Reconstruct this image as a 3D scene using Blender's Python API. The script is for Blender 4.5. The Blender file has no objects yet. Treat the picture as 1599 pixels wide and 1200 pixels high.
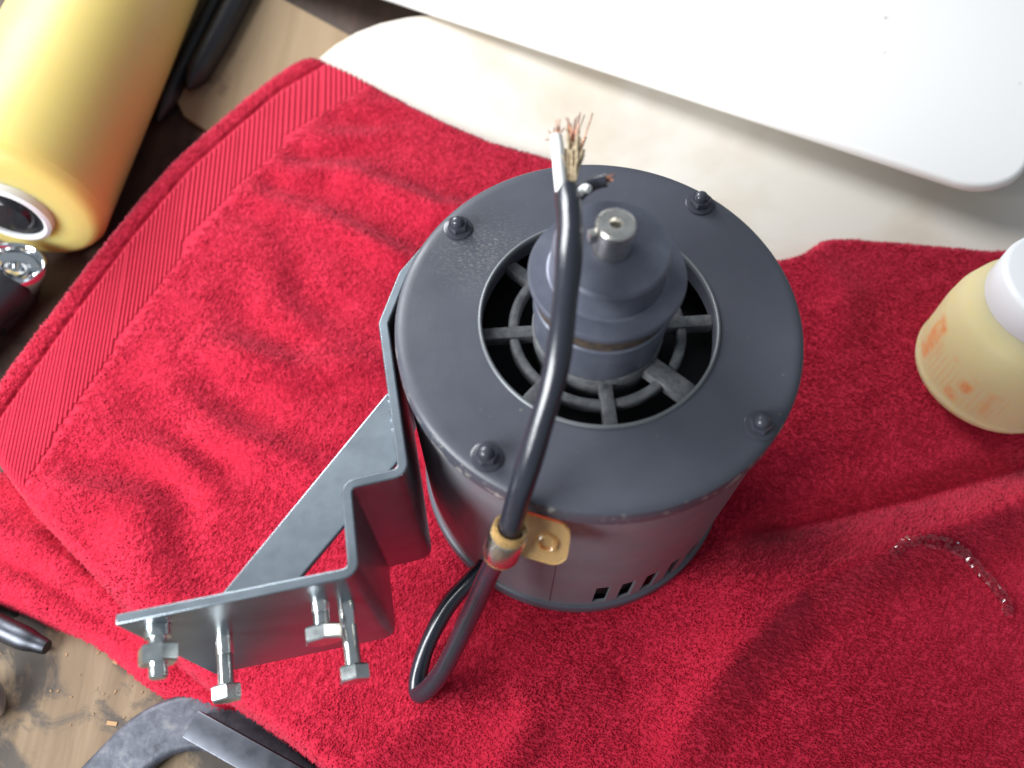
import bpy, bmesh, math, random
import numpy as np
from mathutils import Vector, Matrix

random.seed(7)
RNG = np.random.default_rng(11)
S = bpy.context.scene
C = S.collection
PI = math.pi

# ------------------------------------------------------------------ camera
cam = bpy.data.cameras.new('camera')
cam_o = bpy.data.objects.new('camera', cam); C.objects.link(cam_o)
cam_o.matrix_world = Matrix(((0.99990425, -0.01338661, 0.00350441, -0.0304721),
                             (0.01350224, 0.88843136, -0.45881086, -0.16322069),
                             (0.0030285, 0.45881425, 0.88852705, 0.41029063),
                             (0, 0, 0, 1)))
cam.sensor_width = 36; cam.lens = 29.588
cam.clip_start = 0.01; cam.clip_end = 50
cam.dof.use_dof = True; cam.dof.focus_distance = 0.36; cam.dof.aperture_fstop = 7
S.camera = cam_o

# ------------------------------------------------------------------ light
w = bpy.data.worlds.new('World'); S.world = w; w.use_nodes = True
w.node_tree.nodes['Background'].inputs[0].default_value = (0.80, 0.90, 1.0, 1)
w.node_tree.nodes['Background'].inputs[1].default_value = 0.32

def area(name, loc, target, size, power, col, size_y=None):
    l = bpy.data.lights.new(name, 'AREA'); l.energy = power; l.color = col
    l.shape = 'RECTANGLE'; l.size = size; l.size_y = size_y or size
    o = bpy.data.objects.new(name, l); C.objects.link(o)
    o.location = loc
    o.rotation_euler = (Vector(target) - Vector(loc)).to_track_quat('-Z', 'Y').to_euler()
    return o
area('window_light', (-0.62, 0.66, 0.66), (0.02, 0.26, 0), 0.60, 16, (0.96, 0.98, 1.0), 0.5)
area('front_left_light', (-0.64, -0.34, 0.44), (-0.14, 0, 0.02), 0.42, 11.5, (0.95, 0.98, 1.0), 0.36)  # unseen area light, direction taken from the front-left highlights

S.view_settings.view_transform = 'Standard'; S.view_settings.look = 'None'
S.view_settings.gamma = 1; S.view_settings.exposure = 0.0
S.view_settings.use_curve_mapping = False
S.cycles.use_denoising = True
S.cycles.max_bounces = 10; S.cycles.transparent_max_bounces = 32

# ------------------------------------------------------------------ helpers
def mat(name, col, rough=0.5, metal=0.0, **kw):
    m = bpy.data.materials.new(name); m.use_nodes = True
    b = m.node_tree.nodes['Principled BSDF']
    b.inputs['Base Color'].default_value = (*col, 1)
    b.inputs['Roughness'].default_value = rough
    b.inputs['Metallic'].default_value = metal
    for k, v in kw.items():
        b.inputs[k.replace('_', ' ')].default_value = v
    return m
def N(m, t, **kw):
    n = m.node_tree.nodes.new(t)
    for k, v in kw.items():
        if k in n.inputs: n.inputs[k].default_value = v
        else: setattr(n, k, v)
    return n
def LK(m, a, b): m.node_tree.links.new(a, b)
def BS(m): return m.node_tree.nodes['Principled BSDF']
def noise(m, scale, detail=4, rough=0.55, vec=None, dist=0.0):
    n = N(m, 'ShaderNodeTexNoise'); n.inputs['Scale'].default_value = scale
    n.inputs['Detail'].default_value = detail; n.inputs['Roughness'].default_value = rough
    n.inputs['Distortion'].default_value = dist
    if vec is None:
        tc = N(m, 'ShaderNodeTexCoord'); vec = tc.outputs['Object']
    LK(m, vec, n.inputs['Vector'])
    return n
def ramp(m, src, stops):
    r = N(m, 'ShaderNodeValToRGB'); e = r.color_ramp.elements
    while len(e) < len(stops): e.new(0.5)
    for k, (p, c) in enumerate(stops):
        e[k].position = p; e[k].color = (*c, 1) if len(c) == 3 else c
    LK(m, src, r.inputs[0]); return r
def G(v): return (v, v, v)
def bump(m, src, strength=0.3, dist=0.001, prev=None):
    b = N(m, 'ShaderNodeBump'); b.inputs['Strength'].default_value = strength
    b.inputs['Distance'].default_value = dist
    LK(m, src, b.inputs['Height'])
    if prev is not None: LK(m, prev.outputs[0], b.inputs['Normal'])
    LK(m, b.outputs[0], BS(m).inputs['Normal']); return b
def mix(m, fac, a, b, mode='MIX'):
    n = N(m, 'ShaderNodeMix'); n.data_type = 'RGBA'; n.blend_type = mode
    for src, idx in ((fac, 0), (a, 6), (b, 7)):
        if hasattr(src, 'is_linked') or hasattr(src, 'node'): LK(m, src, n.inputs[idx])
        elif isinstance(src, (int, float)): n.inputs[idx].default_value = src
        else: n.inputs[idx].default_value = (*src, 1)
    return n.outputs[2]

def link(name, me, m=None, parent=None, smooth=True):
    if m is not None: me.materials.append(m)
    if smooth:
        me.polygons.foreach_set('use_smooth', np.ones(len(me.polygons), bool))
    o = bpy.data.objects.new(name, me); C.objects.link(o)
    if parent is not None: o.parent = parent
    return o
def obj(name, bm, m=None, parent=None, smooth=True, sharp=35):
    bmesh.ops.recalc_face_normals(bm, faces=bm.faces)
    me = bpy.data.meshes.new(name); bm.to_mesh(me); bm.free()
    o = link(name, me, m, parent, smooth)
    if smooth and sharp: me.set_sharp_from_angle(angle=math.radians(sharp))
    return o
def tag(o, label, cat, group=None):
    o['label'] = label; o['category'] = cat
    if group: o['group'] = group
    return o
def thing(name, label, cat, loc=(0, 0, 0), group=None):
    o = bpy.data.objects.new(name, None); C.objects.link(o); o.location = loc
    o.empty_display_size = 0.02
    return tag(o, label, cat, group)
def lathe(prof, seg=96, closed=False, axis=None, origin=(0, 0, 0), bm=None, skip=None):
    """prof: list of (r, z). skip(i_ring, j_seg) drops faces."""
    bm = bm or bmesh.new()
    rings = []
    M = Matrix.Identity(3)
    if axis is not None:
        M = Vector((0, 0, 1)).rotation_difference(Vector(axis).normalized()).to_matrix()
    O = Vector(origin)
    for r, z in prof:
        if r < 1e-7: rings.append([bm.verts.new(O + M @ Vector((0, 0, z)))])
        else: rings.append([bm.verts.new(O + M @ Vector((r*math.cos(2*PI*k/seg), r*math.sin(2*PI*k/seg), z))) for k in range(seg)])
    n = len(rings)
    for i in range(n if closed else n-1):
        a, b = rings[i], rings[(i+1) % n]
        for k in range(seg):
            if skip and skip(i, k): continue
            k2 = (k+1) % seg
            if len(a) == 1 and len(b) == 1: continue
            if len(a) == 1: bm.faces.new((a[0], b[k], b[k2]))
            elif len(b) == 1: bm.faces.new((a[k], b[0], a[k2]))
            else: bm.faces.new((a[k], b[k], b[k2], a[k2]))
    return bm
def box(bm, c, size, rot=None, bev=0.0):
    t = bmesh.new()
    bmesh.ops.create_cube(t, size=1)
    for v in t.verts: v.co = Vector((v.co.x*size[0], v.co.y*size[1], v.co.z*size[2]))
    if bev: bmesh.ops.bevel(t, geom=t.edges[:], offset=bev, segments=2, affect='EDGES', profile=0.6)
    M = rot if rot is not None else Matrix.Identity(3)
    for v in t.verts: v.co = Vector(c) + M @ v.co
    me = bpy.data.meshes.new('tmp'); t.to_mesh(me); t.free(); bm.from_mesh(me); bpy.data.meshes.remove(me)
    return bm
def catmull(P, n=12, closed=False):
    P = [np.array(q, float) for q in P]; out = []
    m = len(P)
    for i in range(m if closed else m-1):
        if closed: a, b, c, d = P[i-1], P[i], P[(i+1) % m], P[(i+2) % m]
        else:
            b, c = P[i], P[i+1]
            a = P[i-1] if i else 2*b-c
            d = P[i+2] if i+2 < m else 2*c-b
        for k in range(n):
            t = k/n
            out.append(0.5*((2*b)+(-a+c)*t+(2*a-5*b+4*c-d)*t*t+(-a+3*b-3*c+d)*t**3))
    if not closed: out.append(P[-1])
    return out
def tube(path, rad, seg=20, bm=None, caps=True, sec=None):
    """rad: float or list. sec(theta)->radius factor."""
    bm = bm or bmesh.new()
    P = [Vector(q) for q in path]; n = len(P)
    R = rad if hasattr(rad, '__len__') else [rad]*n
    T = [(P[min(i+1, n-1)]-P[max(i-1, 0)]).normalized() for i in range(n)]
    up = Vector((0, 0, 1)) if abs(T[0].z) < 0.9 else Vector((1, 0, 0))
    u = (up - T[0]*up.dot(T[0])).normalized()
    rings = []
    for i in range(n):
        u = (u - T[i]*u.dot(T[i])).normalized(); v = T[i].cross(u)
        ring = []
        for k in range(seg):
            a = 2*PI*k/seg; f = R[i]*(sec(a) if sec else 1)
            ring.append(bm.verts.new(P[i]+u*math.cos(a)*f+v*math.sin(a)*f))
        rings.append(ring)
    for i in range(n-1):
        for k in range(seg):
            bm.faces.new((rings[i][k], rings[i][(k+1) % seg], rings[i+1][(k+1) % seg], rings[i+1][k]))
    if caps:
        bm.faces.new(rings[0][::-1]); bm.faces.new(rings[-1])
    return bm
def prism(bm, pts, z0, z1):
    lo = [bm.verts.new((x, y, z0)) for x, y in pts]; hi = [bm.verts.new((x, y, z1)) for x, y in pts]
    n = len(pts)
    bm.faces.new(lo[::-1]); bm.faces.new(hi)
    for k in range(n): bm.faces.new((lo[k], lo[(k+1) % n], hi[(k+1) % n], hi[k]))
    return bm
def rrect(u0, u1, v0, v1, r, org, ud, vd, n=10):
    """rounded rectangle polygon in a rotated frame; r: 4 radii."""
    pts = []
    for (cu, cv, a0, rr) in ((u1, v1, 0, r[0]), (u0, v1, PI/2, r[1]), (u0, v0, PI, r[2]), (u1, v0, 1.5*PI, r[3])):
        su = -1 if cu == u1 else 1; sv = -1 if cv == v1 else 1
        for k in range(n+1):
            a = a0 + PI/2*k/n
            pu = cu+su*rr+rr*math.cos(a); pv = cv+sv*rr+rr*math.sin(a)
            pts.append((org[0]+ud[0]*pu+vd[0]*pv, org[1]+ud[1]*pu+vd[1]*pv))
    return pts
def bevel(o, wdt, seg=3, ang=40):
    b = o.modifiers.new('bevel', 'BEVEL'); b.width = wdt; b.segments = seg
    b.limit_method = 'ANGLE'; b.angle_limit = math.radians(ang)
    return o
def hexnut(r, z0, z1, hole=0.0, ch=0.0006):
    bm = bmesh.new()
    rows = []
    for z, f in ((z0, 0.93), (z0+ch, 1), (z1-ch, 1), (z1, 0.93)):
        rows.append([bm.verts.new((r*f*math.cos(PI/3*k), r*f*math.sin(PI/3*k), z)) for k in range(6)])
    for i in range(3):
        for k in range(6):
            bm.faces.new((rows[i][k], rows[i][(k+1) % 6], rows[i+1][(k+1) % 6], rows[i+1][k]))
    bm.faces.new(rows[0][::-1]); bm.faces.new(rows[3])
    return bm
def orient(bm, origin, axis, spin=0.0):
    M = Vector((0, 0, 1)).rotation_difference(Vector(axis).normalized()).to_matrix() @ Matrix.Rotation(spin, 3, 'Z')
    for v in bm.verts: v.co = Vector(origin) + M @ v.co
    return bm

# ------------------------------------------------------------------ materials
def paint_mat(name='satin_black_paint', lo=(0.055, 0.058, 0.074), hi=(0.070, 0.074, 0.094), r0=0.36, r1=0.5):
    m = mat(name, lo, 0.42)
    tc = N(m, 'ShaderNodeTexCoord'); v = tc.outputs['Object']
    big = noise(m, 28, 5, 0.6, v)
    col = ramp(m, big.outputs[0], [(0.3, lo), (0.7, hi)]).outputs[0]
    # chipped, rubbed edge of the end bell
    sep = N(m, 'ShaderNodeSeparateXYZ'); LK(m, v, sep.inputs[0])
    x2 = N(m, 'ShaderNodeCombineXYZ'); LK(m, sep.outputs[0], x2.inputs[0]); LK(m, sep.outputs[1], x2.inputs[1])
    ln = N(m, 'ShaderNodeVectorMath'); ln.operation = 'LENGTH'; LK(m, x2.outputs[0], ln.inputs[0])
    def band(src, a, b):
        r = N(m, 'ShaderNodeMapRange'); r.inputs[1].default_value = a; r.inputs[2].default_value = b
        LK(m, src, r.inputs[0]); return r.outputs[0]
    def mul(a, b):
        n = N(m, 'ShaderNodeMath'); n.operation = 'MULTIPLY'; LK(m, a, n.inputs[0]); LK(m, b, n.inputs[1]); return n.outputs[0]
    edge = mul(band(ln.outputs['Value'], 0.0742, 0.0749), band(sep.outputs[2], 0.125, 0.130))
    chips = ramp(m, noise(m, 140, 5, 0.7, v).outputs[0], [(0.53, G(0)), (0.62, G(1))]).outputs[0]
    wear = mul(edge, chips)
    col = mix(m, wear, col, (0.30, 0.29, 0.27))
    # dust and pale scratches rubbed into the face
    sp = N(m, 'ShaderNodeVectorMath'); sp.operation = 'DISTANCE'; LK(m, v, sp.inputs[0]); sp.inputs[1].default_value = (-0.043, 0.029, 0.148)
    near = band(sp.outputs['Value'], 0.024, 0.004)
    mp = N(m, 'ShaderNodeMapping'); LK(m, v, mp.inputs[0]); mp.inputs['Rotation'].default_value = (0, 0, 0.7); mp.inputs['Scale'].default_value = (1, 3, 1)
    dust = ramp(m, noise(m, 650, 4, 0.7, mp.outputs[0]).outputs[0], [(0.52, G(0)), (0.72, G(0.7))]).outputs[0]
    col = mix(m, mul(near, dust), col, (0.32, 0.32, 0.28))
    spk = ramp(m, noise(m, 330, 1, 0.5, v).outputs[0], [(0.77, G(0)), (0.82, G(0.4))]).outputs[0]
    col = mix(m, spk, col, (0.25, 0.22, 0.17))
    LK(m, col, BS(m).inputs['Base Color'])
    rr = ramp(m, noise(m, 60, 4, 0.6, v).outputs[0], [(0.3, G(r0)), (0.7, G(r1))]); LK(m, rr.outputs[0], BS(m).inputs['Roughness'])
    bump(m, noise(m, 900, 2, 0.5, v).outputs[0], 0.06, 0.0004)
    return m
def steel(name, col, rough, streak=(1, 1, 8), scale=60, var=0.12):
    m = mat(name, col, rough, 1.0)
    tc = N(m, 'ShaderNodeTexCoord'); mp = N(m, 'ShaderNodeMapping'); LK(m, tc.outputs['Object'], mp.inputs[0])
    mp.inputs['Scale'].default_value = streak
    n = noise(m, scale, 6, 0.65, mp.outputs[0])
    LK(m, ramp(m, n.outputs[0], [(0.25, G(max(rough-var, 0.04))), (0.75, G(rough+var))]).outputs[0], BS(m).inputs['Roughness'])
    n2 = noise(m, 45, 5, 0.6, tc.outputs['Object'])
    c2 = tuple(0.84*q for q in col)
    LK(m, ramp(m, n2.outputs[0], [(0.35, c2), (0.6, col)]).outputs[0], BS(m).inputs['Base Color'])
    bump(m, n.outputs[0], 0.05, 0.0004)
    return m
M_paint = paint_mat()
M_shell = paint_mat('grey_shell_paint', (0.125, 0.125, 0.14), (0.155, 0.155, 0.175), 0.34, 0.46)
M_rim = mat('highlight_bead_paint', (0.16, 0.17, 0.18), 0.38, 0.3)  # lighter grey stands in for the highlight along the raised bead
M_screw = mat('glossy_black_paint', (0.045, 0.047, 0.06), 0.22)
M_dark = mat('near_black_interior', (0.014, 0.014, 0.016), 0.8)  # plain near-black colour for the body filling the motor's inside
M_grille = mat('dusty_black_casting', (0.05, 0.053, 0.058), 0.6)
LK(M_grille, ramp(M_grille, noise(M_grille, 160, 5, 0.7).outputs[0], [(0.35, (0.05, 0.053, 0.06)), (0.7, (0.16, 0.165, 0.17))]).outputs[0], BS(M_grille).inputs['Base Color'])
bump(M_grille, noise(M_grille, 600, 3).outputs[0], 0.25, 0.0006)
M_pulley = mat('black_oxide_pulley', (0.06, 0.062, 0.085), 0.38, 0.35)
LK(M_pulley, ramp(M_pulley, noise(M_pulley, 70, 5, 0.65).outputs[0], [(0.35, (0.105, 0.112, 0.15)), (0.72, (0.15, 0.16, 0.20))]).outputs[0], BS(M_pulley).inputs['Base Color'])
M_rust = mat('brown_rusty_groove', (0.10, 0.07, 0.05), 0.7, 0.3)
LK(M_rust, ramp(M_rust, noise(M_rust, 200, 5, 0.7).outputs[0], [(0.35, (0.04, 0.034, 0.032)), (0.7, (0.12, 0.08, 0.055))]).outputs[0], BS(M_rust).inputs['Base Color'])
M_shaft = steel('turned_steel', (0.78, 0.75, 0.69), 0.30, (1, 1, 10), 220)
M_zinc = steel('zinc_plated_steel', (0.29, 0.335, 0.375), 0.37, (1, 1, 0.25), 60, 0.05)
M_zincedge = M_zinc
M_bolt = steel('bright_zinc_bolt', (0.74, 0.77, 0.76), 0.2, (1, 1, 1), 200, 0.08)
M_cable = mat('black_rubber_jacket', (0.018, 0.020, 0.030), 0.25, 0, Specular_IOR_Level=0.75)
LK(M_cable, ramp(M_cable, noise(M_cable, 90, 4).outputs[0], [(0.3, G(0.19)), (0.75, G(0.30))]).outputs[0], BS(M_cable).inputs['Roughness'])
bump(M_cable, noise(M_cable, 120, 3).outputs[0], 0.12, 0.001)
M_white_ins = mat('white_wire_insulation', (0.85, 0.85, 0.82), 0.4)
M_copper = mat('bare_copper', (0.62, 0.27, 0.16), 0.35, 0.9)
M_jute = mat('tan_paper_filler', (0.42, 0.31, 0.19), 0.85)
LK(M_jute, ramp(M_jute, noise(M_jute, 700, 4).outputs[0], [(0.35, (0.25, 0.18, 0.10)), (0.65, (0.58, 0.46, 0.30))]).outputs[0], BS(M_jute).inputs['Base Color'])
M_amber = mat('amber_clear_plastic', (0.95, 0.66, 0.30), 0.10, 0, Transmission_Weight=0.78, IOR=1.4)
M_band = steel('silver_clamp_band', (0.80, 0.78, 0.70), 0.25, (1, 1, 1), 300, 0.1)

def towel_mat(name, band=False, pile=False):
    m = mat(name, (0.52, 0.010, 0.034), 0.9)
    b = BS(m)
    b.inputs['Sheen Weight'].default_value = 0.32; b.inputs['Sheen Roughness'].default_value = 0.5
    b.inputs['Sheen Tint'].default_value = (1.0, 0.45, 0.55, 1)
    b.inputs['Specular IOR Level'].default_value = 0.15
    tc = N(m, 'ShaderNodeTexCoord'); v = tc.outputs['Object']
    big = noise(m, 22, 4, 0.6, v)
    if pile:
        at = N(m, 'ShaderNodeAttribute'); at.attribute_name = 'yarn'
        col = ramp(m, at.outputs['Fac'], [(0.0, (0.36, 0.008, 0.024)), (0.6, (0.49, 0.013, 0.040)), (1.0, (0.60, 0.024, 0.065))]).outputs[0]
    else:
        col = ramp(m, big.outputs[0], [(0.3, (0.45, 0.012, 0.036)), (0.7, (0.53, 0.017, 0.048))]).outputs[0]
    # a few greasy smudges
    sm = ramp(m, noise(m, 36, 5, 0.62, v, 0.4).outputs[0], [(0.70, G(0)), (0.78, G(0.55))]).outputs[0]
    col = mix(m, sm, col, (0.14, 0.010, 0.016))
    LK(m, col, b.inputs['Base Color'])
    if not pile:
        mp = N(m, 'ShaderNodeMapping'); LK(m, v, mp.inputs[0]); mp.inputs['Scale'].default_value = (1, 1, 0.3)
        bump(m, noise(m, 900, 3, 0.7, mp.outputs[0]).outputs[0], 0.5, 0.0015)
    return m
M_towel = towel_mat('red_terry_ground')
M_pile = towel_mat('red_terry_pile', pile=True)

def wood(name, cols, scale=9, rough=0.75, stain=(0.03, 0.02, 0.012), stain_lo=0.56):
    m = mat(name, cols[0], rough)
    tc = N(m, 'ShaderNodeTexCoord'); mp = N(m, 'ShaderNodeMapping'); LK(m, tc.outputs['Object'], mp.inputs[0])
    mp.inputs['Scale'].default_value = (9, 1, 1); mp.inputs['Rotation'].default_value = (0, 0, 0.35)
    g = noise(m, scale, 8, 0.65, mp.outputs[0], 0.5)
    col = ramp(m, g.outputs[0], [(0.25, cols[0]), (0.5, cols[1]), (0.75, cols[2])]).outputs[0]
    st = ramp(m, noise(m, 26, 7, 0.68, tc.outputs['Object'], 0.6).outputs[0], [(stain_lo, G(0)), (stain_lo+0.1, G(0.9))]).outputs[0]
    col = mix(m, st, col, stain)
    LK(m, col, BS(m).inputs['Base Color'])
    bump(m, g.outputs[0], 0.25, 0.0015)
    return m
M_table = wood('dark_stained_bench_wood', [(0.035, 0.020, 0.016), (0.060, 0.036, 0.026), (0.10, 0.06, 0.04)], 7, 0.62, (0.012, 0.010, 0.010), 0.55)
M_tanboard = wood('tan_cardboard', [(0.22, 0.15, 0.085), (0.27, 0.19, 0.11), (0.32, 0.23, 0.14)], 5, 0.85, (0.16, 0.10, 0.06), 0.60)
M_lit_bench = wood('lit_tan_bench_wood', [(0.09, 0.057, 0.034), (0.17, 0.115, 0.068), (0.26, 0.19, 0.12)], 6, 0.8, (0.05, 0.042, 0.038), 0.47)  # bench wood coloured lighter where more light falls on it; stains are real

def plastic_slab(name, col, dirt, lo):
    m = mat(name, col, 0.42)
    tc = N(m, 'ShaderNodeTexCoord'); v = tc.outputs['Object']
    n = noise(m, 5.5, 5, 0.6, v, 0.4)
    c = ramp(m, n.outputs[0], [(lo, col), (lo+0.22, dirt)]).outputs[0]
    sp = ramp(m, noise(m, 85, 3, 0.5, v).outputs[0], [(0.74, G(0)), (0.78, G(0.6))]).outputs[0]
    c = mix(m, sp, c, (0.30, 0.22, 0.15))
    LK(m, c, BS(m).inputs['Base Color'])
    bump(m, noise(m, 300, 3, 0.5, v).outputs[0], 0.04, 0.0008)
    return m
M_cream = plastic_slab('cream_plastic', (0.67, 0.62, 0.55), (0.52, 0.42, 0.30), 0.47)
M_white = plastic_slab('white_plastic', (0.85, 0.84, 0.82), (0.80, 0.77, 0.72), 0.6)

def yellow_plastic(name, col, ssr, w=0.9):
    m = mat(name, col, 0.28)
    b = BS(m); b.inputs['Subsurface Weight'].default_value = w
    b.inputs['Subsurface Radius'].default_value = ssr; b.inputs['Subsurface Scale'].default_value = 1.0
    b.inputs['Specular IOR Level'].default_value = 0.4
    n = noise(m, 14, 4); LK(m, ramp(m, n.outputs[0], [(0.3, G(0.42)), (0.7, G(0.52))]).outputs[0], b.inputs['Roughness'])
    return m
M_yellow = yellow_plastic('translucent_yellow_plastic', (0.62, 0.49, 0.16), (0.030, 0.016, 0.003))
M_chrome = mat('chrome', (0.82, 0.84, 0.86), 0.09, 1.0)
M_blackpl = mat('glossy_black_plastic', (0.012, 0.012, 0.015), 0.18)
M_whitepl = mat('white_cap_plastic', (0.68, 0.69, 0.70), 0.38, 0, Subsurface_Weight=0.2)
M_whitepl.node_tree.nodes['Principled BSDF'].inputs['Subsurface Radius'].default_value = (0.004, 0.004, 0.004)
M_cast = mat('grey_cast_steel', (0.12, 0.13, 0.155), 0.5, 0.45)
LK(M_cast, ramp(M_cast, noise(M_cast, 120, 6, 0.7).outputs[0], [(0.3, (0.045, 0.048, 0.06)), (0.55, (0.10, 0.105, 0.13)), (0.74, (0.20, 0.20, 0.20))]).outputs[0], BS(M_cast).inputs['Base Color'])
bump(M_cast, noise(M_cast, 260, 4).outputs[0], 0.2, 0.0008)
M_bar = steel('dark_bar_steel', (0.085, 0.09, 0.105), 0.42, (1, 1, 1), 120, 0.12)
M_blackmetal = mat('black_tool_metal', (0.016, 0.016, 0.02), 0.45)
LK(M_blackmetal, ramp(M_blackmetal, noise(M_blackmetal, 60, 4).outputs[0], [(0.3, G(0.35)), (0.7, G(0.6))]).outputs[0], BS(M_blackmetal).inputs['Roughness'])

# ------------------------------------------------------------------ setting
TABLE_Z = -0.032
bm = bmesh.new(); box(bm, (0, 0.1, TABLE_Z-0.02), (1.6, 1.4, 0.04))
t = obj('bench_top', bm, M_table, smooth=False); t['kind'] = 'structure'

# added slab: the stained bench top in its lit, lighter tone, lower left
bm = bmesh.new()
prism(bm, [(-0.42, -0.30), (-0.09, -0.30), (-0.10, -0.10), (-0.20, -0.055), (-0.262, -0.045), (-0.285, -0.075), (-0.335, -0.085), (-0.42, -0.07)], TABLE_Z+0.0002, TABLE_Z+0.003)
o = bevel(obj('lit_bench_patch', bm, M_lit_bench, smooth=False), 0.001, 2)
tag(o, 'better lit tan stretch of the worn bench top with grease stains at the lower left', 'board')
bm = bmesh.new()
prism(bm, [(-0.265, 0.271), (-0.205, 0.226), (-0.10, 0.28), (-0.155, 0.352), (-0.235, 0.408), (-0.30, 0.46), (-0.335, 0.40)], TABLE_Z+0.0002, TABLE_Z+0.0045)
o = bevel(obj('cardboard_sheet', bm, M_tanboard, smooth=False), 0.0006, 2)
tag(o, 'stained tan cardboard sheet sticking out beyond the towel corner', 'cardboard')

# plastic boards: the lower cream one and the tilted white one on top
ud = (0.9, -0.436); vd = (0.436, 0.9)
bm = bmesh.new()
prism(bm, [(-0.188, 0.262), (-0.181, 0.285), (-0.172, 0.305), (-0.161, 0.320), (-0.147, 0.333), (-0.131, 0.3425), (-0.112, 0.349), (-0.088, 0.3535), (-0.05, 0.358), (0.10, 0.372),
           (0.45, 0.372), (0.45, -0.041), (0.20, 0.080), (-0.10, 0.225)], -0.0300, -0.006)
o = bevel(obj('plastic_board', bm, M_cream, sharp=60), 0.004, 4)
tag(o, 'cream plastic board with rounded corner lying under the edge of the towel', 'board')
bm = bmesh.new()
prism(bm, rrect(-0.30, 0.405, 0.0, 0.30, (0.04, 0.04, 0.04, 0.035), (0, 0), ud, vd), 0, 0.007)
o = bevel(obj('plastic_board', bm, M_white, sharp=60), 0.0032, 4)
ax = Vector((vd[0], vd[1], 0))
o.matrix_world = Matrix.Translation((-0.098, 0.347, -0.0045)) @ Matrix.Rotation(-math.radians(3.0), 4, ax) @ Matrix.Rotation(-math.radians(1.6), 4, 'Z')
tag(o, 'bright white plastic board with rounded corner lying on top of the cream board', 'board')

# ------------------------------------------------------------------ towel
def snoise(x, y, scale, seed, octaves=3):
    r = np.random.default_rng(seed); out = np.zeros_like(x); amp = 1.0
    for o_ in range(octaves):
        for k in range(6):
            a = r.uniform(0, 2*PI); f = scale*(2**o_)*r.uniform(0.6, 1.4); ph = r.uniform(0, 2*PI)
            out += amp*np.sin((x*math.cos(a)+y*math.sin(a))*f+ph)/3.5
        amp *= 0.5
    return out
def sdf(x, y, poly):
    """signed distance, positive inside; also nearest boundary point."""
    P = np.asarray(poly); Q = np.roll(P, -1, 0)
    best = np.full(x.shape, 1e9); nx = np.zeros_like(x); ny = np.zeros_like(x); ins = np.zeros(x.shape, bool)
    for (ax_, ay), (bx, by) in zip(P, Q):
        dx, dy = bx-ax_, by-ay
        t_ = np.clip(((x-ax_)*dx+(y-ay)*dy)/(dx*dx+dy*dy+1e-18), 0, 1)
        cx, cy = ax_+t_*dx, ay+t_*dy
        d2 = (x-cx)**2+(y-cy)**2
        k = d2 < best
        best = np.where(k, d2, best); nx = np.where(k, cx, nx); ny = np.where(k, cy, ny)
        if abs(dy) > 1e-12:
            cross = ((ay > y) != (by > y)) & (x < dx*(y-ay)/dy+ax_)
            ins ^= cross
    d = np.sqrt(best)
    return np.where(ins, d, -d), nx, ny
def pdist(x, y, pts):
    """distance to an open polyline, signed: positive on its right-hand side."""
    best = np.full(x.shape, 1e9); sg = np.ones_like(x); par = np.zeros_like(x); L = 0
    tot = sum(math.dist(pts[i], pts[i+1]) for i in range(len(pts)-1))
    for i in range(len(pts)-1):
        (ax_, ay), (bx, by) = pts[i], pts[i+1]; dx, dy = bx-ax_, by-ay; l = math.hypot(dx, dy)
        t_ = ((x-ax_)*dx+(y-ay)*dy)/(l*l)
        t_ = np.clip(t_, 0, 1)
        d2 = (x-ax_-t_*dx)**2+(y-ay-t_*dy)**2
        k = d2 < best
        s_ = np.sign((y-ay)*dx-(x-ax_)*dy)
        best = np.where(k, d2, best); sg = np.where(k, -s_, sg); par = np.where(k, (L+t_*l)/tot, par); L += l
    return np.sqrt(best)*sg, par
def sst(x, a, b):
    t_ = np.clip((x-a)/(b-a), 0, 1); return t_*t_*(3-2*t_)

OUT_TOP = [(-0.178, 0.304), (-0.204, 0.281), (-0.231, 0.243), (-0.254, 0.207), (-0.281, 0.148), (-0.302, 0.094), (-0.319, 0.045),
           (-0.316, 0.014), (-0.290, -0.018), (-0.249, -0.053), (-0.222, -0.076), (-0.184, -0.106), (-0.160, -0.120),
           (-0.147, -0.127), (-0.127, -0.139), (-0.10, -0.158), (-0.06, -0.20), (0.15, -0.20), (0.33, -0.20), (0.335, 0.0),
           (0.33, 0.138), (0.252, 0.149), (0.20, 0.154), (0.158, 0.156), (0.137, 0.143), (0.11, 0.143), (0.06, 0.178),
           (-0.004, 0.214), (-0.049, 0.231), (-0.10, 0.261), (-0.147, 0.293)]
OUT_TOP = [(float(a), float(b)) for a, b in catmull(OUT_TOP, 5, True)]
OUT_LOW = [(-0.41, -0.005), (-0.385, -0.045), (-0.296, -0.069), (-0.266, -0.080), (-0.241, -0.089), (-0.222, -0.101), (-0.204, -0.112),
           (-0.176, -0.1235), (-0.155, -0.125), (-0.142, -0.118), (-0.12, -0.10), (-0.15, -0.05), (-0.22, -0.01), (-0.31, 0.004)]
OUT_LOW = [(float(a), float(b)) for a, b in catmull(OUT_LOW, 5, True)]
HEM = [(-0.13, 0.355), (-0.178, 0.304), (-0.204, 0.281), (-0.231, 0.243), (-0.254, 0.207), (-0.281, 0.148), (-0.302, 0.094), (-0.319, 0.045), (-0.34, -0.02)]
CREASE = [(0.066, -0.036), (0.132, -0.022), (0.184, -0.009), (0.237, 0.007), (0.35, 0.045)]
RIDGE = [(0.035, -0.145), (0.051, -0.117), (0.073, -0.092), (0.107, -0.064), (0.157, -0.042), (0.226, -0.016), (0.35, 0.03)]

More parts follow.
